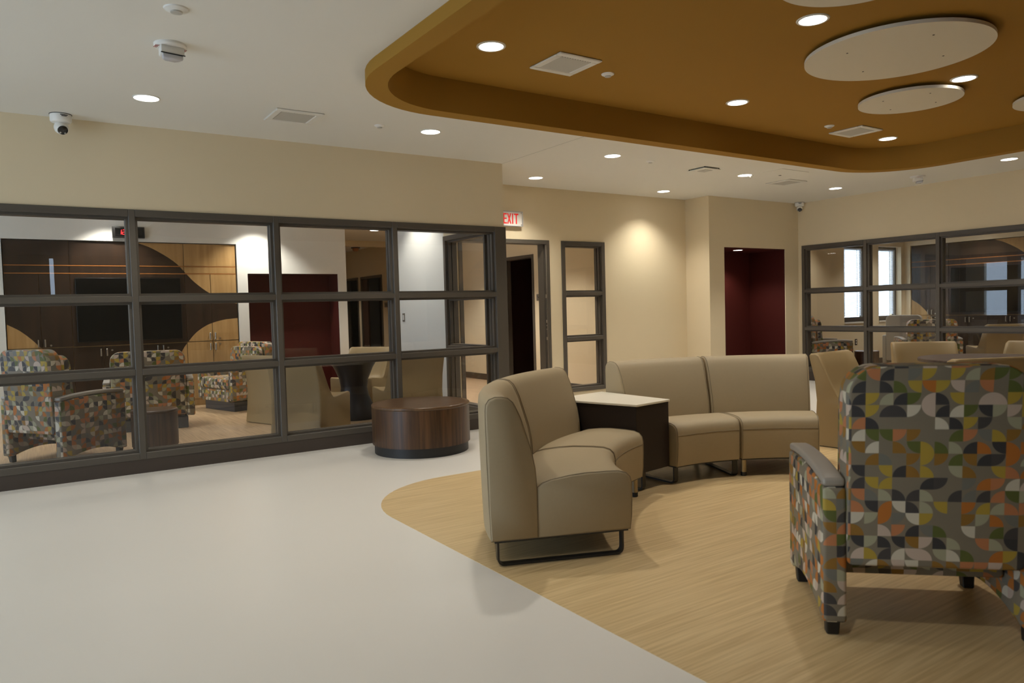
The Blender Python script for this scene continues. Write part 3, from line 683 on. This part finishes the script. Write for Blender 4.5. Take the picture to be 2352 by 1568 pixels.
def sofa_module(label, a0, a1, legs):
    am = (a0+a1)/2; org = pol(1.7, am, ZF)
    t = thing('sofa_module', label, 'sofa', org, 0, 'curved sectional sofa modules')
    org0 = Vector((org.x, org.y, 0))
    e = .12
    sector(BACK, a0+e, a1-e, org0).build('backrest', 'sofa', t, smooth=50)
    sector(SEAT, a0+e, a1-e, org0).build('seat_cushion', 'sofa', t, smooth=50)
    for a, s_ in ((a0+e, 1), (a1-e, -1)):
        aa = a+s_*.36
        for prof in (BACK, SEAT):
            MB().tube([pol(r_, aa, z)-org0 for r_, z in prof], .0032, 5, True).build('piping', 'piping', t, smooth=60)
    MB().tube([pol(1.3215, a0+.6+(a1-a0-1.2)*k/10, .352)-org0 for k in range(11)], .0022, 5).build('seam', 'piping', t, smooth=60)
    mb = MB(); rr = [pol(1.345, a0+.5+(a1-a0-1)*k/8, 0)-org0 for k in range(9)]; ro = [pol(2.05, a0+.5+(a1-a0-1)*k/8, 0)-org0 for k in range(9)]
    rings = [[Vector((p.x, p.y, .122)), Vector((q.x, q.y, .122)), Vector((q.x, q.y, .134)), Vector((p.x, p.y, .134))] for p, q in zip(rr, ro)]
    mb.loft(rings).build('base_plate', 'black', t, smooth=0)
    for kind, a in legs:
        if kind == 'sled':
            sd = Vector((-math.sin(R(a)), math.cos(R(a)), 0)); path = []
            def P(r_, z): return pol(r_, a, z)-org0
            path = [P(2.03, .124), P(2.03, .04)]
            path += [P(2.03-.03+.03*math.cos(R(q)), .037-.03*math.sin(R(q))) for q in (20, 45, 70, 90)]
            path += [P(1.375+.03-.03*math.sin(R(q)), .037-.03*math.cos(R(q))) for q in (0, 20, 45, 70)]
            path += [P(1.375, .04), P(1.375, .124)]
            MB().sweep(path, .040, .011, sd).build('sled_leg', 'black', t, smooth=40)
        else:
            for r_ in (1.375, 2.0):
                c = pol(r_, a, 0)-org0
                lg = MB().lathe([(.021, .03), (.021, .123)], 18, c).build('round_leg', 'champagne', t, smooth=40)
                MB().lathe([(.019, 0), (.022, .003), (.022, .03)], 18, c).build('foot_cap', 'blackplastic', lg, smooth=40)
    return t
sofa_module('near left curved taupe sofa module with black sled leg at its end', 133.1, 160, [('sled', 158.6), ('round', 137)])
sofa_module('second curved taupe sofa module, between near module and wedge table', 106.7, 132.9, [('round', 108.6), ('round', 130)])
sofa_module('curved taupe sofa module just right of the wedge table', 66.1, 90.4, [('sled', 88.9), ('sled', 67.2)])
sofa_module('far right curved taupe sofa module beside the tan tub chair', 41.2, 65.9, [('round', 64.3), ('round', 44)])
org = pol(1.72, 98.6, ZF); org0 = Vector((org.x, org.y, 0))
t = thing('wedge_table', 'wedge end table with white top and black sides between sofa modules', 'table', org)
def wedge(r0_, r1_, a0, a1, z0, z1):
    q = [pol(r0_, a0, 0)-org0, pol(r1_, a0, 0)-org0, pol(r1_, a1, 0)-org0, pol(r0_, a1, 0)-org0]
    return MB().prism([(p.x, p.y) for p in q], z0, z1, 'xy')
wedge(1.375, 2.10, 90.75, 106.35, .597, .612).build('tabletop', 'tabletop', t, bevel=.002, seg=1, smooth=0)
wedge(1.385, 2.09, 90.95, 106.15, .135, .597).build('body', 'tablebody', t, bevel=.002, seg=1, smooth=0)
for a in (101.5,):
    sd = Vector((-math.sin(R(a)), math.cos(R(a)), 0))
    P = lambda r_, z: pol(r_, a, z)-org0
    path = [P(2.03, .135), P(2.03, .04)]+[P(2.0+.03*math.cos(R(q)), .037-.03*math.sin(R(q))) for q in (20, 45, 70, 90)]+[P(1.44-.03*math.sin(R(q)), .037-.03*math.cos(R(q))) for q in (0, 20, 45, 70)]+[P(1.41, .04), P(1.41, .135)]
    MB().sweep(path, .04, .011, sd).build('sled_leg', 'black', t, smooth=40)

# ================================================================== DRUM TABLES
def drum(name, label, cat, x, y, r_, h, zf=0):
    t = thing(name, label, cat, (x, y, zf))
    MB().lathe([(r_*.955, 0), (r_*.955, .085)], 64).build('plinth', 'blackplastic', t, smooth=40)
    MB().lathe([(r_-.002, .085), (r_-.002, h-.027)], 64).build('side_panel', 'walnut', t, smooth=40)
    MB().lathe([(r_-.004, h-.027), (r_, h-.024), (r_+.001, h-.008), (r_-.006, h), (r_-.05, h)], 64).build('tabletop', 'walnuttop', t, smooth=50)
    return t
drum('drum_table', 'large round walnut drum table before the left glazed screen', 'table', 3.055, 6.155, .452, .445)
drum('drum_stool', 'small dark walnut drum table behind glass among patterned armchairs', 'table', 1.02, 7.72, .205, .425)
drum('drum_table', 'small dark drum table beside armchairs in right-hand room', 'table', 11.76, 6.97, .19, .43)

# ================================================================== TUB CHAIRS
def tub_mesh():
    E_ = [(-.285, 0), (-.262, .2), (-.252, .40), (-.268, .58), (-.312, .76), (-.318, .792), (-.306, .808), (-.27, .81), (-.235, .795), (-.185, .69), (-.12, .55), (-.065, .455), (-.03, .42), (.02, .412), (.15, .425), (.27, .437), (.292, .428), (.298, .40), (.288, .2), (.29, 0)]
    C_ = [(-.285, 0), (-.262, .2), (-.252, .40), (-.268, .58), (-.312, .76), (-.318, .792), (-.308, .808), (-.285, .81), (-.268, .79), (-.232, .68), (-.19, .54), (-.155, .44), (-.11, .395), (-.03, .378), (.13, .398), (.265, .424), (.29, .418), (.298, .395), (.288, .2), (.29, 0)]
    ws = [-1, -.985, -.95, -.9, -.82, -.7, -.5, -.25, 0, .25, .5, .7, .82, .9, .95, .985, 1]
    cy = 0; rings = []
    for w in ws:
        a = abs(w); s = 0 if a > .9 else (1-(a/.9)**6)
        ins = .016 if a == 1 else .005 if a > .98 else 0
        ring = []
        for (ey, ez), (ky, kz) in zip(E_, C_):
            y = ey+(ky-ey)*s; z = ez+(kz-ez)*s
            if ins:
                dv = Vector((0-y, .35-z)); L_ = dv.length; y += dv.x/L_*ins
                z += dv.y/L_*ins if z > .02 else 0
            ring.append((w*.31, y, z))
        rings.append(ring)
    return MB().loft(rings)
def tub(label, x, y, hd, zf=0.0, first=[]):
    rot = R(hd-90)
    if not first:
        t = thing('tub_chair', label, 'chair', (x, y, zf), rot, 'tan moulded tub chairs')
        sh = tub_mesh().build('shell', 'tub', t, smooth=50)
        MB().box(-.285, .285, -.262, .265, 0, .012).build('base_plate', 'blackplastic', t, smooth=0)
        sh.location = (0, 0, .008)
        sm = MB().tube([(-.3105, -.25, .418), (-.3105, -.04, .418)], .0016, 5).build('mould_seam', 'piping', t, smooth=0)
        first.append(t); return t
    return dup(first[0], (x, y, zf), rot, label)
tub('tan tub chair right of the far sofa module, facing the dark round table', 6.14, 3.69, -85, ZF)
tub('tan tub chair facing us across the dark round table', 7.80, 3.93, 222, ZF)
tub('tan tub chair on the right side of the round table, cut by the right edge', 8.22, 3.22, 176, ZF)
tub('tan tub chair nearest us at the round table, only its top edge showing', 6.18, 2.87, 63, ZF)
# left television room
tub('tan tub chair showing its back in second glazed bay at left', 2.53, 7.72, 36)
tub('tan tub chair further behind it, edge-on in the second glazed bay', 2.60, 9.05, 20)
tub('tan tub chair behind the black pedestal table in the left room', 3.80, 9.40, 218)
tub('tan tub chair with its back close behind the fourth glazed bay', 3.62, 7.60, 91)
# right-hand room
tub('tan tub chair behind the third bay of the right screen', 13.80, 5.90, 56)
tub('tan tub chair at the far side of the pedestal table in the right-hand room', 14.85, 5.25, 105)

# ---- pedestal tables
def pedestal(label, x, y, r_, h, zf, topm='tablebody'):
    t = thing('pedestal_table', label, 'table', (x, y, zf), 0, 'round pedestal tables')
    MB().lathe([(.30, 0), (.295, .03), (.235, .14), (.175, .28), (.16, .38), (.175, .48), (.235, .62), (.285, h-.035)], 40).build('pedestal', 'pedestal', t, smooth=50)
    MB().lathe([(r_-.012, h-.034), (r_, h-.028), (r_, h-.006), (r_-.006, h), (r_-.04, h)], 64).build('tabletop', topm, t, smooth=40)
    return t
M['greytop'] = wood('grey_brown_laminate', (70, 56, 48), (96, 80, 70), (.8, 14, 1), .35, 2.0, 5, .5)
pedestal('dark round pedestal table behind the patterned armchair at right', 7.1, 3.07, .56, .74, ZF, 'greytop')
pedestal('black hourglass pedestal table behind the third glazed bay', 3.38, 8.62, .46, .74, 0)
pedestal('dark pedestal table in the right-hand room', 14.62, 6.30, .46, .74, 0)

# ================================================================== PATTERNED ARMCHAIRS
def outline_round(x0, x1, z0, z1, rt_, n=6, rb=.015):
    pts = [(x0+rb, z0), (x1-rb, z0), (x1, z0+rb)]
    pts += [(x1-rt_+rt_*math.cos(R(90*i/n)), z1-rt_+rt_*math.sin(R(90*i/n))) for i in range(n+1)]
    pts += [(x0+rt_-rt_*math.sin(R(90*i/n)), z1-rt_+rt_*math.cos(R(90*i/n))) for i in range(n+1)]
    return pts+[(x0, z0+rb)]
def shear(mb, k, z0, p=1.6):
    mb.v = [(x, y-k*max(0, z-z0)**p, z) for x, y, z in mb.v]; return mb
def arm_outline(z0, z1, legs, half=.335, crown=.02):
    top = []
    for i in range(9):
        y = half-2*half*i/8; top.append((y, z1+crown*(1-((y-.06)/half)**2)))
    bot = []
    if legs:
        for i in range(13):
            y = -half+2*half*i/12; bot.append((y, z0+.05*max(0, 1-(y/(half*.82))**2)))
    else: bot = [(-half, z0), (half, z0)]
    return bot+top
def armchair_parts(t, legs=True, aw=.085, iw=.3025, back_top=1.038, back_bot=.284, arm_z0=.062, arm_z1=.585):
    ow = iw+aw
    for s in (-1, 1):
        c0, c1 = sorted((s*iw, s*ow))
        a = MB().prism(arm_outline(arm_z0, arm_z1, legs), c0, c1, 'yz').build('armrest', 'pattern', t, bevel=.014, seg=3, smooth=45, uv=True, bang=40)
        cp = []
        ar = arm_outline(arm_z0, arm_z1, legs)[-9:]
        cp = [(y*.985, z+.002) for y, z in ar]+[(y*.985, z+.036) for y, z in reversed(ar)]
        MB().prism(cp, c0+.003, c1-.003, 'yz').build('arm_cap', 'cap', t, bevel=.012, seg=3, smooth=50, bang=40)
        if legs:
            for y in (-.285, .285):
                lg = MB(); x_ = (c0+c1)/2; w = .028; k = -.012 if y < 0 else .012
                lg.loft([[(x_-w, y-w, .11), (x_+w, y-w, .11), (x_+w, y+w, .11), (x_-w, y+w, .11)], [(x_-w*.8, y-w*.7-k, 0), (x_+w*.8, y-w*.7-k, 0), (x_+w*.8, y+w*.7-k, 0), (x_-w*.8, y+w*.7-k, 0)]])
                lg.build('leg', 'blackplastic', t, bevel=.004, seg=1, smooth=0)
    b = MB().prism(outline_round(-iw-.001, iw+.001, back_bot, back_top, .105), -.335, -.20, 'xz')
    shear(b, .16, .52).build('backrest', 'pattern', t, bevel=.035, seg=4, smooth=50, uv=True, bang=40)
    p = MB().prism(outline_round(-iw+.02, iw-.02, .42, back_top-.06, .09), -.19, -.10, 'xz')
    shear(p, .16, .52).build('back_cushion', 'pattern', t, bevel=.04, seg=4, smooth=50, uv=True, bang=40)
    MB().box(-iw+.004, iw-.004, -.19, .345, .30, .455).build('seat_cushion', 'pattern', t, bevel=.045, seg=4, smooth=50, uv=True)
    MB().box(-iw+.004, iw-.004, -.18, .325, .20 if legs else .13, .298).build('seat_rail', 'pattern', t, bevel=.012, seg=2, smooth=50, uv=True)
    if not legs:
        MB().box(-iw-.01, iw+.01, -.26, .27, 0, .129).build('plinth', 'gunmetal', t, bevel=.004, seg=1, smooth=0)
G = 'armchairs in quarter-circle patterned fabric'
A0 = thing('patterned_armchair', 'large patterned armchair with its back to us in the right foreground', 'chair', (2.985, 1.615, ZF), R(46-90), G)
armchair_parts(A0)
dup(A0, (.305, 8.05, 0), R(35-90), 'patterned armchair on black legs behind the leftmost glazed bay', G)
dup(A0, (11.30, 7.45, 0), R(-38-90), 'patterned armchair with grey arm cap at lower left of right screen', G)
B0 = thing('patterned_lounge_chair', 'wide patterned lounge chair on grey plinth, back to us, behind left screen', 'chair', (1.235, 9.62, 0), R(82-90), G)
armchair_parts(B0, False, .085, .385, .92, .17, .15, .56)
dup(B0, (2.50, 10.80, 0), R(196-90), 'patterned lounge chair turned side-on near the maple cabinet doors', G)
dup(B0, (13.22, 6.72, 0), R(40-90), 'patterned lounge chair with its back to us in the right-hand room', G)
t = thing('vinyl_chair', 'pale grey vinyl high-back chair beside window in right-hand room', 'chair', (14.05, 7.50, 0), R(15-90))
shear(MB().prism(outline_round(-.30, .30, .12, .98, .08), -.33, -.2, 'xz'), .12, .5).build('backrest', 'greyvinyl', t, bevel=.04, seg=3, smooth=50)
MB().box(-.30, .30, -.19, .33, .16, .45).build('seat_cushion', 'greyvinyl', t, bevel=.04, seg=3, smooth=50)
for s in (-1, 1): MB().box(*sorted((s*.30, s*.37)), -.33, .33, .06, .6).build('armrest', 'greyvinyl', t, bevel=.02, seg=3, smooth=50)
for s in (-1, 1):
    for y in (-.28, .28): MB().box(s*.335-.02, s*.335+.02, y-.02, y+.02, 0, .07).build('leg', 'blackplastic', t, smooth=0)
